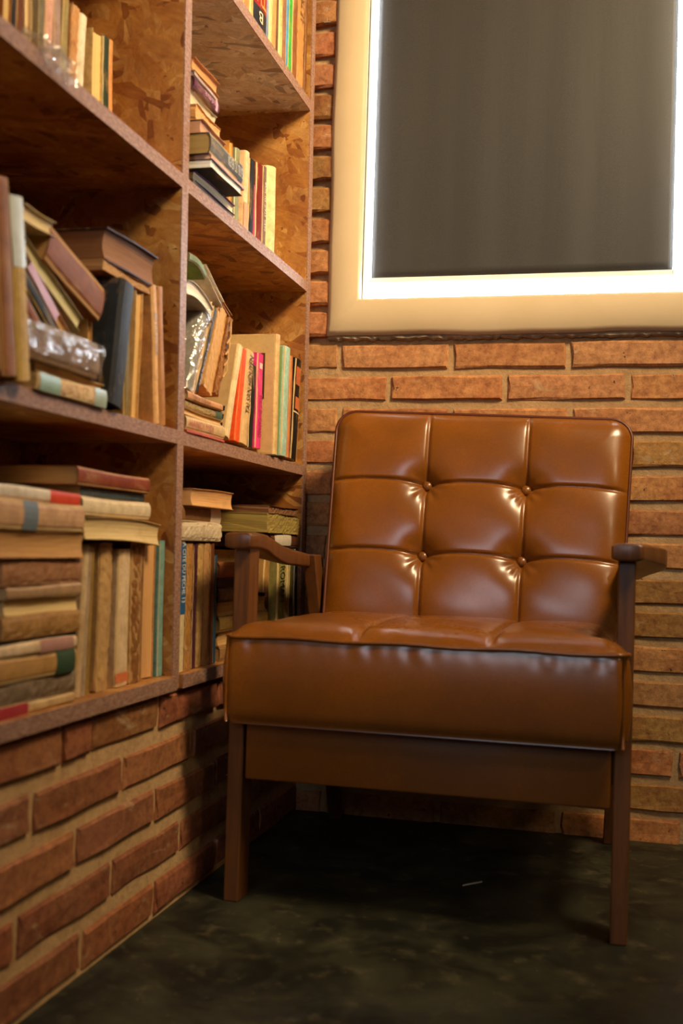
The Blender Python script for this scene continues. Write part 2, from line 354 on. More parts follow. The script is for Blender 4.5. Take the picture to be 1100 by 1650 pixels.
# roller blind
BX0, BX1, BZ = .121, .754, 1.154
bl = empty('roller_blind', ((BX0+BX1)/2, .03, BZ)); tag(bl, 'dark grey blackout roller blind with white bottom bar in the bright window', 'blind')
v = []; f = []; nx, nz = 60, 40
for j in range(nz+1):
    for i in range(nx+1):
        x = BX0+(BX1-BX0)*i/nx; z = BZ+(2.06-BZ)*j/nz; e = min(i, nx-i)/nx
        fade = (1-j/nz)
        v.append((x-bl.location[0], .0008*math.sin(x*31+.5)*fade+.0004*math.sin(x*67)*fade+.004*math.exp(-e*14), z-BZ))
for j in range(nz):
    for i in range(nx): a = j*(nx+1)+i; f.append((a, a+1, a+nx+2, a+nx+1))
fb = ob('blind_fabric', v, f, 'blind', bl, True); md = fb.modifiers.new('t', 'SOLIDIFY'); md.thickness = .0008
hw = (BX1-BX0)/2
MB().box(-hw-.001, hw+.001, -.006, .006, -.010, .002).build('bottom_bar', 'white', bl, bevel=.002)
for sx in (-1, 1): MB().box(sx*(hw+.002)-.0015, sx*(hw+.002)+.0015, -.007, .007, -.011, .003).build('bar_end_cap', 'white', bl)
t = [( -hw+2*hw*i/1, 0, .885) for i in range(2)]; tube(t, .018, 'roller_tube', 'white', bl, 16, False)
# ------------------------------------------------------------------ bookcase (racked slightly towards the camera at its top)
SH = .042
def sh(z): return -SH*(z-.36)
bk = empty('bookcase', (-.13, -.72, .342)); tag(bk, 'tall open bookcase of raw strand board standing on the brick ledge in the corner', 'bookcase')
def bpart(mb, name, mat, **k):
    mb.v = [(x+.13, y+.72, z-.342) for x, y, z in mb.v]; return mb.build(name, mat, bk, **k)
skew = lambda x, y, z: (x, y+sh(z), z)
XF, XB = .004, -.268
UPR = [(-.0045-.026, -.0045), (-.7295, -.7045), (-1.4325, -1.4075)]
TOPZ = 2.32
for a, b in UPR:
    bpart(MB().box(XB+.006, XF-.002, a, b, .342, TOPZ, skew), 'upright', 'osbxz')
    bpart(MB().box(XF-.002, XF, a, b, .342, TOPZ, skew), 'upright_edge', 'edge')
lev = [.363, .7398, 1.1305, 1.5136, 1.905, 2.30]
for zt in lev:
    for (a, b) in ((UPR[1][1], UPR[0][0]), (UPR[2][1], UPR[1][0])):
        if zt < .4: xf = XF+.008
        else: xf = XF
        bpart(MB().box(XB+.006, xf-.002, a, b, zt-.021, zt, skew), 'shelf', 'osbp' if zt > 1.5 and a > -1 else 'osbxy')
        bpart(MB().box(xf-.002, xf, a, b, zt-.021, zt, skew), 'shelf_edge', 'edge')
bpart(MB().box(XB, XB+.006, UPR[2][0], UPR[0][1], .342, TOPZ, skew), 'back_panel', 'osbyz')
# ------------------------------------------------------------------ books
VB = Matrix(((1, 0, 0), (0, 0, -1), (0, 1, 0)))     # book axes x depth, y length, z thickness -> standing book
def text_part(s, size_h, length, col, parent, x, y0, zc, direction, depth=.0003):
    cu_ = bpy.data.curves.new('t', 'FONT'); cu_.body = s; cu_.size = 1; cu_.extrude = 0; cu_.align_x = 'LEFT'; cu_.align_y = 'BOTTOM_BASELINE'
    cu_.resolution_u = 2
    o = bpy.data.objects.new('t', cu_); C.objects.link(o); dg = bpy.context.evaluated_depsgraph_get()
    me = bpy.data.meshes.new_from_object(o.evaluated_get(dg)); bpy.data.objects.remove(o); bpy.data.curves.remove(cu_)
    xs = [p.co.x for p in me.vertices]; ys = [p.co.y for p in me.vertices]
    sx = length/(max(xs)-min(xs)); sy = size_h/(max(ys)-min(ys)); x0 = min(xs); ym = (max(ys)+min(ys))/2
    for p in me.vertices:
        a = (p.co.x-x0)*sx; b = (p.co.y-ym)*sy
        if direction == 'up': p.co = Vector((x, y0+a, zc+b))
        elif direction == 'down': p.co = Vector((x, y0+length-a, zc-b))
        elif direction == 'flip': p.co = Vector((x, y0-b, zc+a))
    me.materials.clear(); me.materials.append(M['prt']); me.name = 'title_lettering'
    t = bpy.data.objects.new('title_lettering', me); C.objects.link(t); t.parent = parent; t.color = hexc(col); return t
def book(kind, x, y, z, w, h, t, ang, face, cov, pg, label, ex):
    rnd = random.Random(label); root = empty('book', (x, y, z))
    shelf = grp(x, y, z)
    tag(root, label, 'book', shelf)
    if kind == 'V': root.rotation_euler = (Matrix.Rotation(-math.radians(ang), 3, 'X') @ VB).to_euler()
    rag = ex.get('ragged', 0); hard = ex.get('hard', 0); curl = ex.get('curl', 0)
    ct = .0026 if hard else (.0007 if t > .004 else .0004)
    ny = 10 if not rag else 30
    ph = rnd.uniform(0, 6)
    wa = (.0012 if kind == 'H' else .0007)*(1+.3*rag)
    def warp(px, py, pz):
        f_ = py/h
        dz = wa*math.sin(f_*4+ph)*(pz/t) + curl*f_*f_
        if curl: dz += .25*abs(curl)*math.sin(f_*PI)
        return (px+ (0 if px < -w+.001 else wa*.5*math.sin(f_*7+ph)), py, pz+dz)
    sp = face == 'spine'
    bul = ex.get('round', 0)*.008 + (min(.0022, t*.07) if sp else 0)
    inner = -.0015 if sp else rnd.uniform(-.004, -.0015)
    # page block
    ps = ct+.0003; ins = .0035 if hard else (.001 if not rag else .0)
    nz = max(3, min(9, int(t/.004)))
    v = []; f = []
    x0, x1 = (-w+(.0045 if hard else .0015), -ct*.9) if sp else (-w+ct, -.004 if hard else inner)
    for j in range(ny+1):
        py = ins+(h-2*ins)*j/ny
        for k in range(nz+1):
            pz = ps+(t-2*ps)*k/nz; u = k/nz*2-1
            c_ = (-.10*t*(1-u*u)*(0 if rag else 1) if not ex.get('round') else .006*(1-u*u)) if not sp else bul*(1-u*u)*.9
            jt = rnd.uniform(-.0010, .0008)*(rag if rag else .25) if 0 < j < ny or rag else 0
            v.append(warp(x1+c_+jt, py+(jt if j in (0, ny) else 0), pz)); 
        v.append(warp(x0, py, t-ps)); v.append(warp(x0, py, ps))
    s_ = nz+3
    for j in range(ny):
        for k in range(s_): f.append((j*s_+k, j*s_+(k+1) % s_, (j+1)*s_+(k+1) % s_, (j+1)*s_+k))
    f += [tuple(range(s_-1, -1, -1)), tuple(range(ny*s_, ny*s_+s_))]
    ob('page_block', v, f, 'pages', root, color=pg)
    # cover: boards and spine in one wrap
    prof = []; ms = 5
    if sp:
        prof += [(-w, 0), (-.002, 0)]
        for k in range(1, ms): u = k/ms*2-1; prof.append((bul*(1-u*u), t*k/ms))
        prof += [(-.002, t), (-w, t)]
        inn = [(-w, t-ct), (-.0035, t-ct)]
        for k in range(ms-1, 0, -1): u = k/ms*2-1; inn.append((bul*(1-u*u)-ct, max(ct, min(t-ct, t*k/ms))))
        inn += [(-.0035, ct), (-w, ct)]
    else:
        prof += [(0, 0), (-w, 0), (-w, t), (0, t)]; inn = [(0, t-ct), (-w+ct, t-ct), (-w+ct, ct), (0, ct)]
    loop = prof+inn; n_ = len(loop); v = []; f = []
    for j in range(ny+1):
        py = h*j/ny
        for i, (a, b) in enumerate(loop):
            jt = rnd.uniform(-.0012, .0003)*rag if (rag and a > -.01) else 0
            v.append(warp(a+jt, py+((rnd.uniform(0, .004) if j == 0 else -rnd.uniform(0, .006)) if rag and j in (0, ny) and a > -.02 else 0), b))
    for j in range(ny):
        for i in range(n_): f.append((j*n_+i, (j+1)*n_+i, (j+1)*n_+(i+1) % n_, j*n_+(i+1) % n_))
    hh = n_//2
    for j, fl in ((0, 1), (ny, 0)):
        for i in range(hh-1):
            q = (j*n_+i, j*n_+i+1, j*n_+n_-2-i, j*n_+n_-1-i); f.append(q if fl else q[::-1])
    cv = ob('cover', v, f, 'cover', root, color=cov)
    def strip(y0, y1, col, z0=0., z1=1., name='spine_band', e=.00035, mat='prt'):
        v = []; f = []; m1 = 5; zz = [z0+(z1-z0)*k/m1 for k in range(m1+1)]; nn = 6
        for j in range(nn+1):
            py = h*(y0+(y1-y0)*j/nn)
            for q in zz:
                u = q*2-1; a = (bul*(1-u*u) if sp else -.0003)+e
                X, Y, Z = warp(a, py, t*q); v.append((X, Y, Z))
                v.append((X-.0008-(.0 if sp else .001), Y, Z))
        s2 = 2*(m1+1)
        for j in range(nn):
            for k in range(m1):
                a = j*s2+2*k; f.append((a, a+s2, a+s2+2, a+2)[::-1])
        return ob(name, v, f, mat, cv if sp else root, color=col)
    for (a, b, c_) in ex.get('band', []): strip(a, b, c_)
    if 'text' in ex:
        s, col, y0, ln, d = ex['text']; text_part(s, t*.52, h*ln, col, cv, bul+.0009, h*y0, t/2, d)
    if 'logo' in ex: strip(.84, .90, ex['logo'], .3, .75, 'emblem')
    if 'patch' in ex: strip(.12, .68, ex['patch'], .15, .95, 'torn_label')
    def sidepanel(xa, xb, ya, yb, col, name='cover_panel', e=.0006, tz=None):
        q = (t if tz is None else tz)
        mb = MB().box(xa, xb, h*ya, h*yb, q-.0003, q+e); return mb.build(name, 'prt', cv, color=col)
    if 'side' in ex:
        c_, kd = ex['side']; sidepanel(-w+.002, -.004, .01, .99, c_, 'front_cover', .0009)
        if kd == 'bars':
            for i in range(3): sidepanel(-.034, -.008, .08+.09*i, .13+.09*i, '14142a', 'printed_bar', .0014)
        if kd == 'picture':
            sidepanel(-.115, -.022, .46, .80, '8a8a3c', 'cover_picture', .0013); sidepanel(-.045, -.022, .46, .84, '4a2814', 'picture_trunk', .0017)
            sidepanel(-.10, -.06, .50, .68, '22241c', 'picture_shade', .0016); sidepanel(-.09, -.085, .68, .86, '26241a', 'picture_figure', .0016)
    if ex.get('special') == 'TH':
        strip(0, .034/h, '0f0d0c', name='title_panel'); strip(.034/h, 1, 'a01c0c', name='title_panel')
        text_part('TH', .040, t*.72, 'f0a050', cv, bul+.0014, .058, t*.16, 'flip')
        text_part('B', .020, t*.30, 'efe2b8', cv, bul+.0014, .018, t*.40, 'flip')
    if ex.get('special') == 'fig':
        strip(.46, .475, 'd8c0a0', name='spine_rule'); strip(.50, .62, 'c86a38', .1, .8, 'printed_figure'); strip(.74, .92, 'b85c34', .25, .85, 'printed_figure')
        strip(.0, 1, 'c88a6c', -.02, .06, 'cover_edge', .001)
    if ex.get('plastic'):
        v = []; f = []; N1, N2 = 26, 12; rr = random.Random(4)
        for j in range(N1+1):
            py = -.003+(h+.006)*j/N1
            for k in range(N2+1):
                # wraps around the front: bottom, front, top
                s1 = k/N2
                if s1 < .3: px, pz = -.05*(1-s1/.3), -.0
                elif s1 < .7: px, pz = bul+.0035, t*(s1-.3)/.4
                else: px, pz = -.07*((s1-.7)/.3), t+.002
                a = .0016*math.sin(j*.9+k*1.3)+rr.uniform(-.0009, .0013)
                if s1 < .3: v.append(warp(px, py, pz+.0012))
                elif s1 < .7: v.append(warp(px+a+.001, py, pz))
                else: v.append(warp(px, py, pz+a+.001))
        for j in range(N1):
            for k in range(N2): a = j*(N2+1)+k; f.append((a, a+N2+1, a+N2+2, a+1))
        ob('plastic_sleeve', v, f, 'plastic', root, True)
    if rag == 2:
        for i in range(4):
            y0 = h*(.25+.13*i); z0 = t*(.2+.2*i % .8)
            pts = [(bul+.001, y0, z0), (bul+.006, y0+.012, z0+.001), (bul+.004, y0+.028, z0+.003), (bul+.0005, y0+.045, z0+.002)]
            tube(pts, .0016, 'peeling_strip', 'cover', cv, 5, False).color = hexc('c99a60')
    return root
def grp(x, y, z):
    side = 'left' if y < -.74 and z > 0 else 'right'
    lv = 'bottom' if z < .70 else 'middle' if z < 1.1 else 'upper' if z < 1.5 else 'top'
    return 'books on the %s %s shelf' % (lv, side)
BOOKS = [
('V',-0.0800,-0.8297,1.1320,0.135,0.1732,0.0133,-4.20,'spine','e0a068','d9b980','thin orange-tan booklet, last book against the upright on the upper left shelf',{}),
('V',-0.0800,-0.8432,1.1322,0.135,0.1703,0.0210,-3.14,'spine','2c3a24','e6cf9e','dark green clothbound book on the upper left shelf',{}),
('V',-0.0800,-0.8666,1.1329,0.135,0.1659,0.0310,-3.45,'fore','e6c684','e6c684','pale yellowed paperback left of the dark green book, pages outward',{}),
('V',-0.1000,-0.9000,1.1305,0.135,0.1693,0.0280,2.47,'spine','6b3c1c','b58a55','short brown book recessed between two pale ones on the upper left shelf',{}),
('V',-0.0800,-0.9303,1.1305,0.135,0.1701,0.0199,2.22,'spine','eadcc0','eadcc0','chalky white spine on the upper left shelf beside a torn tan book',{}),
('V',-0.0800,-0.9514,1.1305,0.135,0.1725,0.0202,1.67,'spine','c88e58','c99a68','torn tan book with speckled ragged spine on the upper left shelf',{'ragged': 1}),
('V',-0.0800,-0.9738,1.1313,0.135,0.1691,0.0171,-1.06,'spine','9b8a58','d9b980','tall olive-grey book right of the crumpled plastic on the upper left shelf',{}),
('V',-0.0800,-0.9929,1.1316,0.135,0.1676,0.0184,-2.00,'spine','a88c84','d9b980','mauve-grey book behind the crumpled plastic film',{}),
('V',-0.0800,-1.0132,1.1317,0.135,0.1714,0.0211,-2.00,'spine','d9a596','d9b980','pale pink book behind the crumpled plastic film',{'band': [(0, 0.06, 'e8cf90')]}),
('V',-0.0800,-1.0363,1.1315,0.135,0.1870,0.0142,-2.00,'spine','76705a','d9b980','grey-olive book left of the pale pink one',{}),
('V',-0.0800,-1.0524,1.1316,0.135,0.1824,0.0185,-2.00,'spine','5e4a1c','d9b980','dark olive book on the upper left shelf near the frame edge',{}),
('V',-0.0800,-1.0728,1.1315,0.135,0.1617,0.0136,-2.00,'fore','ddc193','ddc193','narrow cream book between dark olive and brown ones',{}),
('V',-0.0800,-1.0881,1.1316,0.135,0.1601,0.0177,-2.00,'spine','6e3a1a','d9b980','reddish brown book near the left end of the upper left shelf',{}),
('V',-0.0800,-1.1068,1.1314,0.135,0.1750,0.0108,-2.00,'spine','191512','d9b980','black spine near the left end of the upper left shelf',{}),
('V',-0.0800,-1.1185,1.1317,0.135,0.1831,0.0190,-2.00,'fore','c08a50','d9b980','leftmost tan book on the upper left shelf',{}),
('V',0.0200,-1.2755,0.7461,0.160,0.2076,0.0397,-8.35,'spine','7a4520','b58a55','dark brown volume cut by the left edge of the middle left shelf',{}),
('V',0.0200,-1.2425,0.7453,0.160,0.2104,0.0309,-9.27,'spine','96602f','b58a55','tall brown volume at the far left of the middle left shelf',{}),
('V',0.0200,-1.2131,0.7450,0.160,0.1994,0.0272,-9.84,'spine','c9a458','d6b46a','tall ochre volume with bluish white edge, third from the left of the middle left shelf',{'band': [(0.62, 1.0, 'cdd3cf')]}),
('H',0.0100,-1.1814,0.7398,0.135,0.1783,0.0220,0.00,'spine','d8b183','dcc090','worn cream book with teal ends at the bottom of the middle left shelf',{'band': [(0.03, 0.3, '8fb0a2'), (0.8, 1.0, '9db0a4')], 'ragged': 1}),
('H',0.0050,-1.1713,0.7618,0.135,0.1694,0.0100,0.00,'fore','e3c48e','e3c48e','thin cream booklet under the plastic wrapped book',{}),
('H',0.0120,-1.2205,0.7718,0.048,0.1856,0.0460,0.00,'spine','8d7256','9a7a58','thick grey-brown book wrapped in clear plastic on the middle left shelf',{'plastic': 1}),
('V',0.0000,-0.9995,0.8979,0.150,0.1538,0.0473,-73.69,'spine','8a4e1c','b58a55','thick rust-brown hardcover leaning over the middle left pile',{}),
('V',-0.0030,-1.0500,0.8481,0.135,0.1623,0.0199,-65.97,'fore','9c8a62','d8cfa0','grey-green book leaning under the rust-brown hardcover',{}),
('V',-0.0030,-1.0829,0.8228,0.135,0.1412,0.0137,-56.95,'fore','c08a5a','d9b078','leaning book with red-stained pages on the middle left pile',{'band': [(0.25, 0.85, 'b0523a')]}),
('V',-0.0030,-1.1049,0.8178,0.135,0.1149,0.0168,-56.90,'spine','2e2c26','d9b980','dark leaning book on the middle left pile',{}),
('V',-0.0030,-1.1494,0.8203,0.135,0.0591,0.0185,-54.99,'spine','8a4a24','e0c79a','short brown leaning book with a cream edge at the left of the pile',{}),
('H',0.0040,-1.2131,0.9265,0.135,0.0703,0.0188,0.00,'fore','dcc593','dcc593','cream rounded booklet laid over the leaning books',{}),
('V',-0.0120,-1.0080,0.7738,0.070,0.1200,0.0110,0.00,'fore','d6a764','d6a764','tan board book standing behind the leaning hardcover',{}),
('V',0.0120,-0.9587,0.7432,0.170,0.1720,0.0430,8.94,'spine','2b2d31','1a1a1a','thick charcoal black hardcover standing on the middle left shelf',{'hard': 1}),
('V',-0.0040,-0.9001,0.7418,0.135,0.1666,0.0198,-4.30,'spine','8a7440','d9b980','olive spine right of the black hardcover',{}),
('V',0.0000,-0.8819,0.7398,0.135,0.1789,0.0224,1.02,'fore','e2b878','e2b878','pale tan book, pages outward, right of the black hardcover',{}),
('V',-0.0200,-0.8366,0.7415,0.135,0.1836,0.0404,-1.70,'spine','8a5226','b58a55','recessed brown book on the middle left shelf',{}),
('V',0.0000,-0.8050,0.7429,0.135,0.2011,0.0177,-8.43,'spine','e0ac70','d9b980','narrow peach spine with printed lines on the middle left shelf',{'text': ('ANTHOLOGIE  DE  LA  POESIE', '6a6a60', 0.5, 0.3, 'up')}),
('V',0.0000,-0.7817,0.7433,0.135,0.2037,0.0205,-8.52,'spine','b27a42','b58a55','brown spine beside the narrow peach one',{}),
('H',0.0000,-0.9973,0.9370,0.150,0.1675,0.0460,0.00,'fore','3a1c10','8a5c34','dark hardcover with brown pages lying across the top of the black hardcover',{'hard': 1}),
('H',0.0000,-1.0034,0.9220,0.150,0.1503,0.0140,0.00,'fore','a87640','b88a54','tan book with a curled cover between the black hardcover and the dark one above it',{'ragged': 1}),
('H',0.0000,-1.2450,0.6112,0.135,0.1959,0.0153,0.00,'spine','ded2bf','e6cf9e','white book with an orange-red spine end on top of the bottom left stack',{'band': [(0.62, 1.0, 'd8482a')]}),
('H',0.0060,-1.2524,0.5770,0.135,0.2044,0.0342,0.00,'spine','cfa37a','d9b980','pinkish tan book with a blue stripe, second in the bottom left stack',{'band': [(0.28, 0.44, '6f7f8c')]}),
('H',0.0040,-1.2429,0.5449,0.135,0.2083,0.0321,0.00,'fore','c59256','c59256','thick tan page block, third in the bottom left stack',{}),
('H',-0.0020,-1.2214,0.5120,0.135,0.1912,0.0329,0.00,'spine','a3714c','a97a54','thick brown-pink book, fourth in the bottom left stack',{'ragged': 1}),
('H',0.0000,-1.2132,0.4966,0.135,0.1803,0.0154,0.00,'spine','a98662','d9b980','thin greyish pink book in the middle of the bottom left stack',{}),
('H',-0.0030,-1.2068,0.4782,0.135,0.1762,0.0183,0.00,'fore','d8b878','dcc084','rolled cream booklet in the middle of the bottom left stack',{}),
('H',0.0000,-1.2176,0.4511,0.135,0.1834,0.0272,0.00,'spine','a87c44','ad8048','ragged tan book with torn edges in the bottom left stack',{'ragged': 1}),
('H',-0.0040,-1.2260,0.4466,0.135,0.1898,0.0044,0.00,'spine','1d2026','1d2026','thin navy-black booklet in the bottom left stack',{}),
('H',0.0020,-1.2297,0.4319,0.135,0.1848,0.0147,0.00,'spine','dfc39c','d9b980','cream book with a pink streak in the bottom left stack',{'band': [(0.5, 0.95, 'b98a80')]}),
('H',0.0000,-1.2293,0.4024,0.135,0.1873,0.0295,0.00,'spine','b98c50','d9b980','tan book with a dark green patch, lower in the bottom left stack',{'band': [(0.72, 0.97, '32503a')]}),
('H',-0.0040,-1.2206,0.3758,0.135,0.1869,0.0266,0.00,'spine','7d6a54','8a755c','grey-brown book with scuffed spine, second from the bottom of the left stack',{'ragged': 1}),
('H',-0.0010,-1.2246,0.3630,0.135,0.1845,0.0128,0.00,'spine','c9a878','d9b980','thin book with a crimson spine end at the bottom of the left stack',{'band': [(0, 0.38, 'a8323a')]}),
('V',-0.0120,-1.0001,0.3630,0.135,0.1986,0.0152,3.37,'spine','d2b690','d9b980','cream-grey spine next to the bottom left stack',{}),
('V',-0.0120,-0.9879,0.3630,0.135,0.1968,0.0103,1.45,'spine','b39a80','d9b980','thin mauve-grey spine beside the cream-grey one on the bottom shelf',{}),
('V',-0.0120,-0.9772,0.3630,0.135,0.1951,0.0087,0.50,'spine','a3803e','d9b980','thin olive-tan spine on the bottom left shelf',{}),
('V',-0.0120,-0.9218,0.3630,0.135,0.2015,0.0369,0.60,'spine','c9a068','c39a62','wide tan spine with a dark stain on the bottom left shelf',{'ragged': 1}),
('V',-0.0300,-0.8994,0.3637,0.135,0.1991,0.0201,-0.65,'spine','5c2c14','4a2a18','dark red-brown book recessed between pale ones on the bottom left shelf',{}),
('V',-0.0120,-0.8580,0.3644,0.135,0.1924,0.0398,-1.29,'spine','e2c49c','d9b980','pinkish cream spine with an orange mark near its foot',{'band': [(0.03, 0.1, 'd87a50')]}),
('V',-0.0120,-0.8155,0.3645,0.135,0.2035,0.0398,-1.39,'spine','8a5c30','b58a55','brown fibrous spine on the bottom left shelf',{'ragged': 1}),
('V',-0.0120,-0.7707,0.3645,0.135,0.2049,0.0419,-1.31,'fore','d9a468','d9a468','peach-tan page block near the teal spine',{}),
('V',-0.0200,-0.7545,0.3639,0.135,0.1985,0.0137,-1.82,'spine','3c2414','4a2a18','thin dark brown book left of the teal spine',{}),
('V',-0.0120,-0.7332,0.3641,0.135,0.2063,0.0187,-1.91,'spine','7ba7a0','d9b980','teal spine on the bottom left shelf',{}),
('H',0.0040,-1.0313,0.5684,0.135,0.2372,0.0300,0.00,'fore','d9b87e','dcc088','cream folded booklet bulging on top of the bottom shelf row',{'curl': -0.006}),
('H',0.0000,-1.0414,0.5994,0.135,0.2129,0.0240,0.00,'spine','e2cda6','ddc49a','cream book lying under the blue-grey one',{}),
('H',-0.0120,-1.0250,0.6234,0.135,0.2017,0.0140,0.00,'spine','3c4a52','b58a55','blue-grey thin book lying below the rust book',{}),
('H',-0.0040,-1.0485,0.6374,0.135,0.2235,0.0230,0.00,'spine','8a3e1c','b58a55','rust-red book lying on top of the pile over the bottom left row',{}),
('V',0.0000,-0.5098,1.5153,0.135,0.1770,0.0354,-2.00,'spine','d98a4a','d9b980','orange-tan spine first on the top right shelf',{}),
('V',0.0000,-0.4794,1.5151,0.135,0.1992,0.0283,-2.00,'spine','cf8448','d9b980','orange-brown spine left of the black and red one',{}),
('V',0.0000,-0.4551,1.5148,0.135,0.1961,0.0205,-2.00,'fore','f0c78c','f0c78c','narrow peach page edge left of the black and red spine',{}),
('V',0.0000,-0.3787,1.5167,0.150,0.2001,0.0735,-2.00,'spine','14110f','d9b980','black and red spine with large lettering on the top right shelf',{'special': 'TH'}),
('V',0.0000,-0.3655,1.5145,0.135,0.1883,0.0120,-2.00,'spine','7f97c0','d9b980','thin blue booklet right of the black and red spine',{}),
('V',0.0000,-0.3482,1.5146,0.135,0.1771,0.0152,-2.00,'fore','f0d8a0','f0d8a0','cream page edge right of the thin blue booklet',{}),
('V',0.0000,-0.3167,1.5151,0.135,0.1988,0.0298,-2.00,'spine','d79a5c','d9b980','tan spine in the middle of the top right shelf',{}),
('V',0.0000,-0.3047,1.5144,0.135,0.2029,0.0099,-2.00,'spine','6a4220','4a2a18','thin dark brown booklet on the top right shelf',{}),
('V',0.0000,-0.2802,1.5149,0.135,0.1847,0.0229,-2.00,'fore','ead096','ead096','cream page block on the top right shelf',{}),
('V',0.0000,-0.2531,1.5150,0.135,0.1823,0.0255,-2.00,'spine','96684a','b58a55','grey-brown spine left of the blue one on the top right shelf',{}),
('V',0.0000,-0.2382,1.5145,0.135,0.2030,0.0126,-2.00,'spine','3f9ad0','d9b980','thin sky blue spine on the top right shelf',{}),
('V',0.0000,-0.2145,1.5149,0.135,0.2210,0.0221,-2.00,'spine','3fb03a','d9b980','bright green spine on the top right shelf',{}),
('V',0.0000,-0.1768,1.5153,0.135,0.2112,0.0350,-2.00,'spine','8c5526','d9b980','brown spine right of the bright green one',{}),
('V',0.0000,-0.1261,1.5158,0.135,0.2445,0.0476,-2.00,'spine','c68a4c','c68a4c','worn tan spine with faded lettering near the right end of the top shelf',{'ragged': 1, 'text': ('LE TRAITE', '6a4a2c', 0.55, 0.35, 'up')}),
('V',0.0000,-0.1048,1.5146,0.135,0.2374,0.0140,-2.00,'spine','7a4a20','b58a55','last thin brown book on the top right shelf',{}),
('H',0.0000,-0.7120,1.1305,0.135,0.1863,0.0086,0.00,'spine','5a524a','6a5a48','grey cloth booklet at the bottom of the upper right stack',{}),
('H',0.0010,-0.7000,1.1395,0.135,0.1867,0.0166,0.00,'fore','7a4a86','f0ddb4','purple-covered paperback with cream pages, second from the bottom of the upper right stack',{}),
('H',0.0300,-0.7080,1.1565,0.135,0.1452,0.0136,0.00,'fore','1b1715','f2efe8','black-covered book with white pages jutting from the upper right stack',{}),
('H',0.0280,-0.7080,1.1705,0.135,0.1593,0.0076,0.00,'spine','d9a8a0','e0b89c','thin pink booklet between the white pages and the grey spine',{}),
('H',0.0260,-0.7120,1.1785,0.135,0.1521,0.0326,0.00,'spine','55544f','a88c54','thick charcoal grey spine with pale lettering in the upper right stack',{'text': ('NGUYEN  DU  TRUYEN', 'd8d4c8', 0.52, 0.5, 'up'), 'band': [(0.86, 1.0, '26201e')]}),
('H',0.0140,-0.7120,1.2115,0.135,0.1080,0.0206,0.00,'fore','c9967a','c9967a','pinkish tan page block, sixth in the upper right stack',{}),
('H',0.0040,-0.7120,1.2325,0.135,0.1093,0.0246,0.00,'fore','dba266','dba266','orange-tan page block, fifth from the top of the upper right stack',{'ragged': 1}),
('H',-0.0100,-0.7120,1.2575,0.135,0.1239,0.0276,0.00,'fore','ddd0ac','ddd0ac','thick ivory page block below the plum spine',{}),
('H',-0.0040,-0.7120,1.2855,0.135,0.1138,0.0176,0.00,'spine','5e1e40','6a4a40','plum purple spine with pink lettering in the upper right stack',{'text': ('THU  MUON  QUA  KHU', 'f0b8d0', 0.4, 0.46, 'up'), 'band': [(0.84, 0.93, 'e0a8c0')]}),
('H',-0.0040,-0.7120,1.3035,0.135,0.1061,0.0086,0.00,'spine','b9a19a','b9a19a','lavender-grey bent booklet under the topmost book',{'curl': -0.003}),
('H',-0.0020,-0.7120,1.3125,0.135,0.1117,0.0216,0.00,'fore','d9985c','d9985c','orange-tan book with a cream cover on top of the upper right stack',{}),
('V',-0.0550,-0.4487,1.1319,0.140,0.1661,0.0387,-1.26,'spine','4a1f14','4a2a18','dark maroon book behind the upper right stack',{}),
('V',-0.0370,-0.4285,1.1317,0.135,0.1655,0.0166,-2.38,'fore','e0a055','e0a055','thin orange-tan page edge beside the dark maroon book',{}),
('V',-0.0330,-0.4009,1.1319,0.135,0.1606,0.0238,-2.23,'spine','8a9070','c9c8a0','grey-green booklet on the upper right shelf',{}),
('V',-0.0250,-0.3726,1.1315,0.135,0.1657,0.0244,-1.06,'spine','f0c8a0','d9b980','cream spine with a faded orange foot on the upper right shelf',{'band': [(0.05, 0.42, 'e09a78')]}),
('V',-0.0250,-0.3399,1.1314,0.135,0.1607,0.0312,-0.81,'spine','22242b','d9b980','navy black spine on the upper right shelf',{}),
('V',-0.0250,-0.3314,1.1312,0.135,0.1194,0.0073,-1.27,'spine','c8386a','c8386a','very thin magenta booklet against the black spine',{}),
('V',-0.0250,-0.2869,1.1326,0.135,0.1666,0.0426,-2.19,'spine','7a1c0e','d9b980','dark red book on the upper right shelf',{}),
('V',-0.0250,-0.2635,1.1319,0.135,0.1731,0.0220,-2.30,'spine','80665a','d9b980','grey-brown spine with white lettering on the upper right shelf',{'text': ('PARIS  ETAIT  EN  NOIR', 'f0e8dc', 0.28, 0.55, 'up')}),
('V',-0.0250,-0.2212,1.1323,0.135,0.1826,0.0405,-1.81,'spine','e8d49c','e8d49c','ivory rounded book at the right end of the upper right row',{'round': 1}),
('H',0.0060,-0.7120,0.7398,0.135,0.1685,0.0047,0.00,'spine','c8605a','c8605a','flat red booklet at the very bottom of the middle right stack',{}),
('H',0.0040,-0.7120,0.7448,0.135,0.1735,0.0227,0.00,'spine','d6b585','c9a878','cream book with a pink lettered label, second from the bottom of the middle right stack',{'text': ('HANOI MOI', 'c8645a', 0.05, 0.62, 'up')}),
('H',0.0020,-0.7120,0.7678,0.135,0.1675,0.0097,0.00,'fore','d8ac70','d8ac70','thin tan booklet with split pages in the middle right stack',{}),
('H',0.0000,-0.7120,0.7778,0.135,0.1689,0.0137,0.00,'spine','a38a58','9a7c48','ragged khaki book with a green spine end in the middle right stack',{'ragged': 1, 'band': [(0.8, 1.0, '3a5a44')]}),
('H',0.0040,-0.7120,0.7918,0.135,0.1596,0.0127,0.00,'spine','d99c6c','d9b980','salmon tan spine with dark lettering on top of the middle right stack',{'text': ('TUYEN TAP  TRUYEN NGAN', '4a3428', 0.12, 0.5, 'up')}),
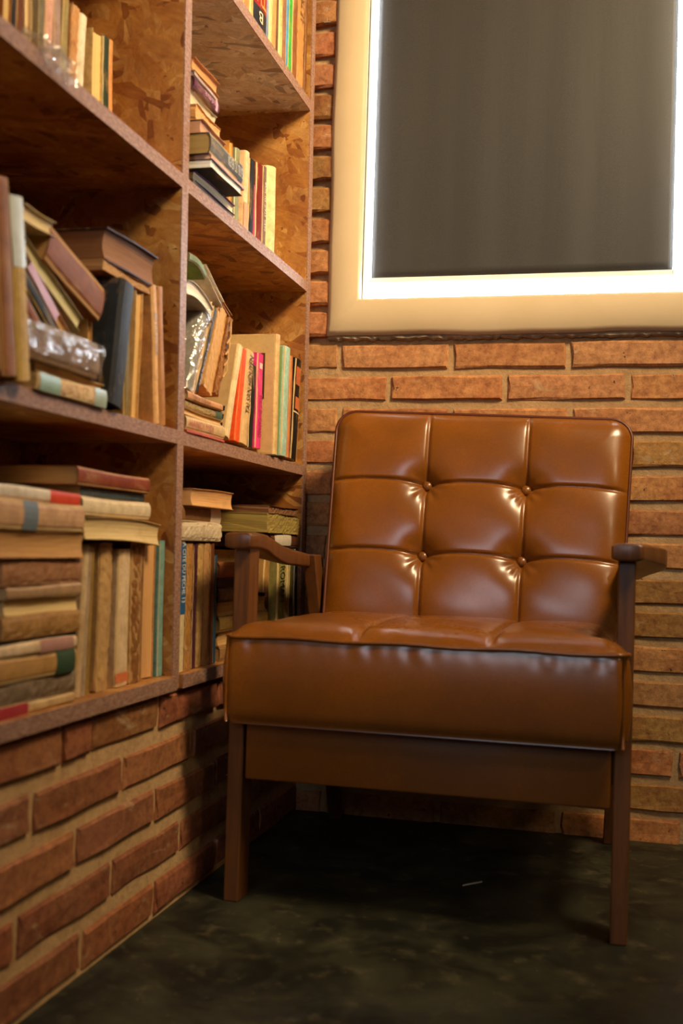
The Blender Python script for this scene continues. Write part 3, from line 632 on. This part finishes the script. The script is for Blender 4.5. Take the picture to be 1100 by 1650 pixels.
('V',0.0000,-0.6878,0.8038,0.135,0.1499,0.0180,23.87,'spine','9a9488','b8a890','grey book in glossy clear plastic leaning on the middle right stack',{'plastic': 1}),
('V',0.0000,-0.6721,0.8060,0.135,0.1735,0.0123,25.44,'fore','e0c090','e0c090','cream page edges leaning between plastic and black spine',{}),
('V',0.0000,-0.6560,0.8073,0.135,0.1657,0.0124,26.49,'spine','16120f','d9b980','black leaning spine with white lettering on the middle right stack',{'text': ('SUR LES TRACES DE LA PLUIE', 'd8c8dc', 0.08, 0.5, 'up')}),
('V',0.0000,-0.5944,0.8127,0.135,0.1624,0.0391,21.85,'fore','d3a267','d3a267','leaning tan book with torn edge on the middle right stack',{'ragged': 1}),
('V',0.0020,-0.5673,0.8133,0.135,0.1540,0.0182,23.08,'spine','8a5426','a8703c','rotted brown spine with peeling strips leaning on the middle right stack',{'ragged': 2}),
('V',0.0040,-0.5137,0.7473,0.150,0.1770,0.0206,17.97,'spine','e9cfa0','d9b980','broad cream spine of a tan book marked with navy bars',{'side': ('c2a070', 'bars')}),
('V',0.0020,-0.4559,0.7464,0.135,0.1706,0.0255,8.41,'spine','f05a20','e08a50','bright orange spine on the middle right shelf',{}),
('V',0.0040,-0.4172,0.7445,0.140,0.1728,0.0397,7.50,'spine','e2b880','d9b980','tan spine with large dark lettering next to the orange one',{'text': ('TAI SAN HIDUYEN', '1c1410', 0.33, 0.62, 'up')}),
('V',-0.0120,-0.3398,0.7470,0.135,0.1564,0.0266,2.70,'spine','22231f','d9b980','black book between the tan lettered and pink spines',{}),
('V',-0.0140,-0.2836,0.7521,0.125,0.1819,0.0367,-0.11,'spine','e83a88','d9b980','hot pink spine on the middle right shelf',{'text': ('TOUT EN CAFARD', 'a81c60', 0.12, 0.45, 'down'), 'logo': 'e8c8c0'}),
('V',0.0100,-0.2550,0.7440,0.180,0.2332,0.0234,-0.88,'spine','dcb880','e6cf9e','large tan hardcover with a picture panel on the middle right shelf',{'side': ('cfae78', 'picture'), 'hard': 1}),
('V',0.0100,-0.1924,0.7444,0.120,0.2187,0.0409,1.41,'spine','a9cfc0','d9b980','sage green book with a pale blue spine on the middle right shelf',{'side': ('8fae74', 'plain')}),
('V',0.0000,-0.1377,0.7477,0.135,0.2094,0.0171,0.77,'spine','c8784a','d9b980','thin rust-coloured booklet right of the sage green book',{}),
('V',0.0000,-0.0874,0.7441,0.140,0.2130,0.0442,4.70,'spine','15110f','d9b980','black spine with an orange figure picture at the right end of the middle right shelf',{'special': 'fig'}),
('H',0.0060,-0.7270,0.9526,0.135,0.1115,0.0216,0.00,'fore','d8cfc0','ece4d4','white paperback drooping over the leaning books',{'curl': -0.022}),
('V',0.0000,-0.5088,0.9656,0.135,0.0941,0.0085,-71.21,'fore','c08a4c','c08a4c','tan book slanting down on top of the leaning books',{}),
('V',0.0040,-0.5619,0.9777,0.135,0.0980,0.0126,-65.22,'fore','efe4cc','efe4cc','cream page block slanting beside the green cover',{}),
('H',0.0060,-0.7280,1.0051,0.135,0.0732,0.0145,0.00,'spine','6c7a2a','b89a70','green-covered booklet topping the middle right pile',{'curl': -0.012}),
('V',-0.0040,-0.6662,0.3645,0.135,0.2064,0.0265,-2.15,'spine','e2cfa2','efe6d0','blue and cream spine with white lettering beside the upright on the bottom right shelf',{'band': [(0.44, 0.985, '1f5f94')], 'text': ('LA CITE DU PECHE 13', 'e8eef0', 0.53, 0.48, 'down')}),
('V',-0.0040,-0.6357,0.3643,0.135,0.2037,0.0287,-1.67,'spine','b07c3c','b58a55','tan-brown peeling spine right of the blue and cream one',{'ragged': 1}),
('V',-0.0040,-0.6167,0.3640,0.135,0.2028,0.0174,-1.62,'spine','4a2030','d9b980','dark plum spine on the bottom right shelf',{}),
('V',-0.0040,-0.5888,0.3642,0.135,0.2041,0.0261,-1.58,'spine','c09a5c','c09a5c','frayed tan spine on the bottom right shelf',{'ragged': 1}),
('V',-0.0040,-0.5571,0.3643,0.135,0.2044,0.0298,-1.52,'spine','b88a58','b88a58','frayed pinkish tan spine on the bottom right shelf',{'ragged': 1}),
('V',-0.0040,-0.5364,0.3643,0.135,0.2047,0.0189,-2.32,'spine','6a3c1c','b58a55','dark brown book on the bottom right shelf',{}),
('V',-0.0040,-0.5229,0.3640,0.135,0.1847,0.0118,-2.40,'spine','2a4a60','d9b980','thin dark blue booklet on the bottom right shelf',{}),
('H',0.0020,-0.7121,0.5708,0.135,0.1812,0.0300,0.00,'spine','d6c3a4','cbb698','greyish white worn book, lowest of the three over the bottom right row',{'ragged': 1}),
('H',-0.0040,-0.6976,0.6008,0.135,0.1739,0.0260,0.00,'spine','8a6038','c9b08a','brown book with a white spine end over the bottom right row',{'band': [(0.72, 1.0, 'dcc8ac')]}),
('H',0.0120,-0.6907,0.6268,0.120,0.1891,0.0280,0.00,'fore','d9a468','d9a468','tan page block topping the pile by the upright',{}),
('H',-0.0060,-0.5007,0.3630,0.135,0.2738,0.0255,0.00,'spine','9a7444','9a7444','dull tan book at the foot of the stack behind the armrest post',{}),
('H',-0.0100,-0.4924,0.3890,0.135,0.2672,0.0235,0.00,'fore','c0955a','c0955a','pale tan book second from the foot behind the armrest post',{}),
('H',-0.0060,-0.5057,0.4130,0.135,0.2733,0.0275,0.00,'spine','8a6a34','8a6a34','khaki book third from the foot behind the armrest post',{}),
('H',-0.0100,-0.4976,0.4410,0.135,0.2707,0.0255,0.00,'fore','b08a4c','b08a4c','straw coloured book fourth from the foot behind the armrest post',{}),
('H',-0.0060,-0.5110,0.4670,0.135,0.2034,0.0215,0.00,'spine','6a4a28','6a4a28','dark brown book fifth from the foot behind the armrest post',{}),
('H',-0.0100,-0.5024,0.4890,0.135,0.2007,0.0195,0.00,'fore','3e2616','3e2616','blackish brown book sixth in the stack behind the armrest post',{}),
('H',-0.0060,-0.5152,0.5090,0.135,0.2069,0.0255,0.00,'spine','9c5e34','9c5e34','brick-coloured speckled book on top of the stack behind the armrest post',{}),
('V',-0.0120,-0.2081,0.4731,0.135,0.0815,0.0388,2.29,'spine','b08448','d9b980','short tan book upright on the hidden stack under the armrest',{}),
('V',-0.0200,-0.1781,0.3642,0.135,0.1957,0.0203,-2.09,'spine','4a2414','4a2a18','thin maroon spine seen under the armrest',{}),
('V',-0.0040,-0.1161,0.3662,0.135,0.1974,0.0590,-2.65,'spine','8e8448','d9b980','olive spine with worn black lettering seen under the armrest',{'text': ('LE ROMAN', '2c2c1c', 0.45, 0.5, 'down')}),
('V',-0.0040,-0.0939,0.3644,0.135,0.1975,0.0197,-2.63,'fore','c2b07c','c2b07c','cream page edge right of the olive spine under the armrest',{}),
('V',-0.0040,-0.0598,0.3645,0.135,0.1976,0.0313,-1.92,'spine','5c5424','d9b980','dark green-brown spine under the armrest',{}),
('V',-0.0040,-0.0468,0.3640,0.135,0.1978,0.0105,-2.98,'spine','c8d0dc','c8d0dc','thin bluish white booklet under the armrest',{}),
('V',-0.0040,-0.0295,0.3645,0.135,0.1980,0.0148,-3.92,'spine','121012','d9b980','black spine at the end of the bottom right shelf',{}),
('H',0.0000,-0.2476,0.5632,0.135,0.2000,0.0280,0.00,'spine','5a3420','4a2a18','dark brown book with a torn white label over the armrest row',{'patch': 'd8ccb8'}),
('H',0.0040,-0.2790,0.5912,0.200,0.2191,0.0380,0.00,'fore','8a7434','9a8440','thick mottled yellow-brown book, curled, above the torn label',{'ragged': 1}),
('H',0.0040,-0.2674,0.6292,0.160,0.2031,0.0160,0.00,'fore','4a2a16','7a5030','dark flat book on top of the pile above the armrest',{'ragged': 1}),
]
for b_ in BOOKS: book(*b_)
# crumpled clear plastic hanging over the upper left shelf
v = []; f = []; rnd = random.Random(12); n1, n2 = 16, 12
for j in range(n2+1):
    for i in range(n1+1):
        s1 = j/n2; yy = -1.205+.075*i/n1+rnd.uniform(-.003, .003)
        if s1 < .5: p = (-.055+.062*s1/.5, yy, 1.1345+.022*math.sin(s1*6)*rnd.random()+.006)
        else: p = (.009+rnd.uniform(0, .010), yy+.01*(s1-.5), 1.142-.030*(s1-.5)/.5+rnd.uniform(-.003, .003))
        v.append(p)
for j in range(n2):
    for i in range(n1): a = j*(n1+1)+i; f.append((a, a+1, a+n1+2, a+n1+1))
tag(ob('plastic_film', v, f, 'plastic', smooth=True), 'crumpled shiny clear plastic film hanging over the edge of the upper left shelf', 'plastic')
# ------------------------------------------------------------------ armchair
ch = empty('armchair', (.376, -.33, 0)); tag(ch, 'brown button-tufted leather armchair with a dark wooden frame in the corner under the window', 'chair')
def lc(vs): return [(x-.376, y+.33, z) for x, y, z in vs]
def cpart(mb, name, mat, parent=None, **k):
    mb.v = lc(mb.v); return mb.build(name, mat, parent or ch, **k)
def quad(cx, cy, hx, hy, z): return [(cx-hx, cy-hy, z), (cx+hx, cy-hy, z), (cx+hx, cy+hy, z), (cx-hx, cy+hy, z)]
for cx in (.077, .675):
    cpart(MB().hexa(quad(cx, -.611, .0125, .0245, .0), quad(cx, -.611, .013, .026, .566)), 'front_leg', 'wood', bevel=.0025)
for s in (-1, 1):
    fx, tx = .376+s*.279, .376+s*.300
    cpart(MB().hexa(quad(fx, -.036, .012, .016, 0), quad(tx, -.215, .013, .024, .552)), 'rear_leg', 'wood', bevel=.0025)
    xr = .376+s*.293
    cpart(MB().box(xr-.011, xr+.011, -.60, -.10, .225, .285), 'side_rail', 'wood', bevel=.002)
def arm(s):
    R = [(-.657, .100, .054, .587, .587, .026), (-.60, .096, .050, .588, .588, .028), (-.535, .089, .036, .586, .587, .030), (-.485, .086, .018, .578, .585, .033), (-.44, .084, .013, .571, .583, .034),
         (-.385, .082, .013, .564, .578, .033), (-.33, .080, .026, .559, .570, .030), (-.24, .078, .042, .553, .558, .027), (-.12, .075, .047, .546, .548, .024)]
    v = []; f = []; nx = 5
    for (y, xi, xo, zi, zo, th) in R:
        top = []; bot = []
        for k in range(nx+1):
            u = k/nx; x = xi+(xo-xi)*u; z = zi+(zo-zi)*u; e = .003 if k in (0, nx) else 0
            top.append((x, y, z-e)); bot.append((x, y, z-th+e))
        v += top+bot[::-1]
    n = 2*(nx+1)
    for i in range(len(R)-1):
        for k in range(n): f.append((i*n+k, i*n+(k+1) % n, (i+1)*n+(k+1) % n, (i+1)*n+k))
    f += [tuple(range(n-1, -1, -1)), tuple(range((len(R)-1)*n, len(R)*n))]
    if s > 0: v = [(.752-x, y, z) for x, y, z in v]
    o = ob('armrest', lc(v), f, 'wood', ch, True)
    bm = bmesh.new(); bm.from_mesh(o.data); bmesh.ops.recalc_face_normals(bm, faces=bm.faces[:]); bm.to_mesh(o.data); bm.free()
    md = o.modifiers.new('b', 'BEVEL'); md.width = .003; md.segments = 2; md.limit_method = 'ANGLE'; md.angle_limit = .6
arm(-1); arm(1)
cpart(MB().box(.0925, .6595, -.634, -.610, .195, .289), 'front_panel', 'leather', bevel=.004, seg=3, smooth=True)
cpart(MB().box(.10, .65, -.13, -.108, .20, .27), 'rear_rail', 'wood', bevel=.002)
# seat cushion
def sm(a, b, x): x = max(0, min(1, (x-a)/(b-a))); return x*x*(3-2*x)
SX0, SX1, SY0, SY1 = .074, .679, -.690, -.14
def xl(y): return SX0+.0215*sm(-.655, -.640, y)
def xr(y): return SX1-.0215*sm(-.655, -.640, y)
NX, NY = 190, 120
v = []; f = []
def dist(u): return u
us = [(.5-.5*math.cos(PI*i/NX))*.55+.45*i/NX for i in range(NX+1)]; vs_ = [(.5-.5*math.cos(PI*j/NY))*.5+.5*j/NY for j in range(NY+1)]
zedge = lambda x: .428
def smax(a): return a
for j in range(NY+1):
    y = SY0+(SY1-SY0)*vs_[j]
    for i in range(NX+1):
        x = xl(y)+(xr(y)-xl(y))*us[i]
        # rounded plan corners at the front
        dx = min(x-xl(y), xr(y)-x); dy = y-SY0; r = .016
        X, Y = x, y
        if dx < r and dy < r:
            a = (r-dx)/r; b = (r-dy)/r; L = math.hypot(a, b); k = max(a, b)/L if L > 0 else 1
            a2, b2 = a*k, b*k
            X = (xl(y)+r-a2*r) if x < .376 else (xr(y)-r+a2*r); Y = SY0+r-b2*r
        d = min(dx, dy*1.0, (SY1-y)*1.2)
        dm = -math.log(math.exp(-dx/.012)+math.exp(-dy/.012)+math.exp(-(SY1-y)/.02)+1e-9)*.012
        dm = max(0, dm)
        z = .4275+.026*(1-math.exp(-dm/.020))*(1-.3*sm(-.5, -.2, y))
        for xs_ in (.283, .484):
            q = abs(x-xs_-.02*(y+.69)*0); g = math.exp(-(q/.004)**2)*.006+math.exp(-(q/.018))*.007
            z -= g*(1-math.exp(-dm/.008))*(1 if y < -.5 else .8)
        z += .0012*math.sin(x*37+y*21)*math.sin(y*29)
        z += .0003*math.sin(x*185)*math.exp(-((dy-.012)/.012)**2)
        v.append((X, Y, z))
for j in range(NY):
    for i in range(NX): a = j*(NX+1)+i; f.append((a, a+1, a+NX+2, a+NX+1))
loop = [i for i in range(NX+1)]+[j*(NX+1)+NX for j in range(1, NY+1)]+[NY*(NX+1)+i for i in range(NX-1, -1, -1)]+[j*(NX+1) for j in range(NY-1, 0, -1)]
n = len(loop); base = len(v); W = 16; Hh = .1375
P0 = [Vector(v[i]) for i in loop]; cen = Vector((.376, -.42, 0)); nor = []
for i in range(n):
    tdir = P0[(i+2) % n]-P0[i-2]; nn = Vector((tdir.y, -tdir.x, 0)); nor.append(nn.normalized() if nn.length > 0 else Vector((0, -1, 0)))
for k in range(1, W+1):
    t = k/W; zz = .4275-Hh*t
    bulge = -.0025*math.exp(-t/.03)+.0075*math.sin(PI*min(1, t*1.0))**.8 - (.010*((t-.9)/.1)**2 if t > .9 else 0)
    for i in range(n):
        p = P0[i]; b = bulge
        if nor[i].y < -.5: b += (.0006*math.sin(p.x*2*PI/.031)+.0006*math.sin(p.x*2*PI/.047+1))*(.6+.4*math.sin(p.x*23))*math.exp(-((t-.10)/.07)**2)
        if abs(nor[i].x) > .5 and p.y > -.65: b = min(b, .001)
        q = p+nor[i]*b; v.append((q.x, q.y, zz))
for k in range(W):
    for i in range(n):
        j2 = (i+1) % n
        a = loop[i] if k == 0 else base+(k-1)*n+i; b = loop[j2] if k == 0 else base+(k-1)*n+j2
        f.append((a, base+k*n+i, base+k*n+j2, b))
f.append(tuple(base+(W-1)*n+i for i in range(n)))
st = ob('seat_cushion', lc(v), f, 'leather', ch, True)
pp = [P0[i]+nor[i]*.0018+Vector((0, 0, -.0015)) for i in range(0, n, 2)]
tube(lc([tuple(p) for p in pp]), .0032, 'seat_piping', 'leather', st, 8)
for s_i in (0, 1):   # short upright corner piping of the seat front
    x_ = SX0+.004 if s_i == 0 else SX1-.004
    tube(lc([(x_, SY0-.000, .4265), (x_, SY0-.004, .40), (x_, SY0-.004, .32), (x_, SY0+.001, .294)]), .0026, 'corner_piping', 'leather', st, 6, False)
# backrest
TL, TR, BL, BR = Vector((.0925, -.100, .847)), Vector((.681, -.100, .830)), Vector((.1035, -.208, .432)), Vector((.666, -.208, .423))
ex_ = (TR-TL).normalized(); up_ = (TL-BL).normalized(); NRM = ex_.cross(up_).normalized()
if NRM.y > 0: NRM = -NRM
def bp(s, t, h): a = BL.lerp(BR, s); b = TL.lerp(TR, s); return a.lerp(b, t)+NRM*h
NS, NTT = 230, 170; T0 = -.11
WW, HHt = .585, .424
S3 = (.331, .668); TT = (.646, .308)
def hfun(s, t):
    dl = s*WW; dr = (1-s)*WW; dt = (1-t)*HHt; r = .05
    d = min(dl, dr, dt)
    h = .004+.022*(1-math.exp(-d/.017))
    q1 = min(abs(s-c)*WW for c in S3)
    arch = lambda t0: t0+.012*abs(math.sin(3*PI*max(0, min(1, s))))
    q2 = min(abs(t-arch(c))*HHt for c in TT)
    edge = (1-math.exp(-d/.012))
    h -= edge*(.0055*math.exp(-(q1/.0030)**2)+.0055*math.exp(-(q2/.0030)**2)+.0060*math.exp(-q1/.018)+.0045*math.exp(-q2/.020))
    for sc in S3:
        for tc in TT:
            dx = (s-sc)*WW; dz = (t-tc)*HHt; r_ = math.hypot(dx, dz); th = math.atan2(dz, dx)
            h -= .014*math.exp(-(r_/.034)**2)+.008*math.exp(-(r_/.014)**2)
            low = .5-.5*math.sin(th)
            h += .0016*low*math.sin(th*9+sc*5)*math.exp(-((r_-.026)/.013)**2)
    h -= .016*math.exp(-max(0, t+.02)/.10)*edge
    h += .0012*math.sin(s*17+t*9)*math.sin(t*13+1)*edge
    return h
v = []; f = []; rad = .042
for j in range(NTT+1):
    t = T0+(1-T0)*(j/NTT*.8+.2*(1-(1-j/NTT)**2))
    for i in range(NS+1):
        s = (.5-.5*math.cos(PI*i/NS))*.25+.75*i/NS
        h = hfun(s, t); s2, t2 = s, t
        dl = min(s, 1-s)*WW; dt = (1-t)*HHt
        if dl < rad and dt < rad:
            a = (rad-dl)/rad; b = (rad-dt)/rad; L = math.hypot(a, b); k = max(a, b)/L if L > 0 else 1
            s2 = ((rad-a*k*rad)/WW) if s < .5 else 1-(rad-a*k*rad)/WW; t2 = 1-(rad-b*k*rad)/HHt
        v.append(tuple(bp(s2, t2, h)))
for j in range(NTT):
    for i in range(NS): a = j*(NS+1)+i; f.append((a, a+1, a+NS+2, a+NS+1))
loop = [j*(NS+1) for j in range(NTT+1)]+[NTT*(NS+1)+i for i in range(1, NS+1)]+[j*(NS+1)+NS for j in range(NTT-1, -1, -1)]+[i for i in range(NS-1, 0, -1)]
n = len(loop); base = len(v)
P0 = [Vector(v[i]) for i in loop]; cc = bp(.5, .5, 0)
for k, (hh_, ins) in enumerate(((.0, -.001), (-.03, -.002), (-.055, .002), (-.062, .012))):
    for i in range(n):
        p = P0[i]; d = (cc-p); d -= NRM*d.dot(NRM); d.normalize(); v.append(tuple(p+NRM*(hh_-.004)+d*ins))
for k in range(4):
    for i in range(n):
        j2 = (i+1) % n; a = loop[i] if k == 0 else base+(k-1)*n+i; b = loop[j2] if k == 0 else base+(k-1)*n+j2
        f.append((a, base+k*n+i, base+k*n+j2, b))
f.append(tuple(base+3*n+i for i in range(n)))
bkr = ob('backrest', lc(v), f, 'leather', ch, True)
bm = bmesh.new(); bm.from_mesh(bkr.data); bmesh.ops.recalc_face_normals(bm, faces=bm.faces[:]); bm.to_mesh(bkr.data); bm.free()
m3 = n-(NS-1)
out = []
for i in range(0, m3, 2):
    p = P0[i]; d = (cc-p); d -= NRM*d.dot(NRM); d.normalize(); out.append(tuple(p-d*.0015-NRM*.0005))
tube(lc(out), .0034, 'back_piping', 'piping', bkr, 8, False)
for sc in S3:
    for tc in TT:
        c0 = bp(sc, tc, hfun(sc, tc)+.0150); v = []; f = []; U, Vn = 16, 7
        a_ = ex_; b_ = NRM.cross(a_)
        for k in range(Vn+1):
            ph = PI*k/Vn
            for i in range(U):
                th = 2*PI*i/U; q = c0+.0102*math.sin(ph)*(math.cos(th)*a_+math.sin(th)*b_)+NRM*.0062*math.cos(ph); v.append(tuple(q))
        for k in range(Vn):
            for i in range(U): f.append((k*U+i, k*U+(i+1) % U, (k+1)*U+(i+1) % U, (k+1)*U+i))
        ob('tuft_button', lc(v), f, 'leather', bkr, True)
# splinter of wood on the floor
tag(MB().box(0.418, 0.447, -0.424, -0.420, .0, .002, lambda x, y, z: (x, y+(x-0.418)*1.14, z)).build('wood_splinter', 'frame'), 'tiny pale wood splinter lying on the dark floor under the armchair', 'splinter')
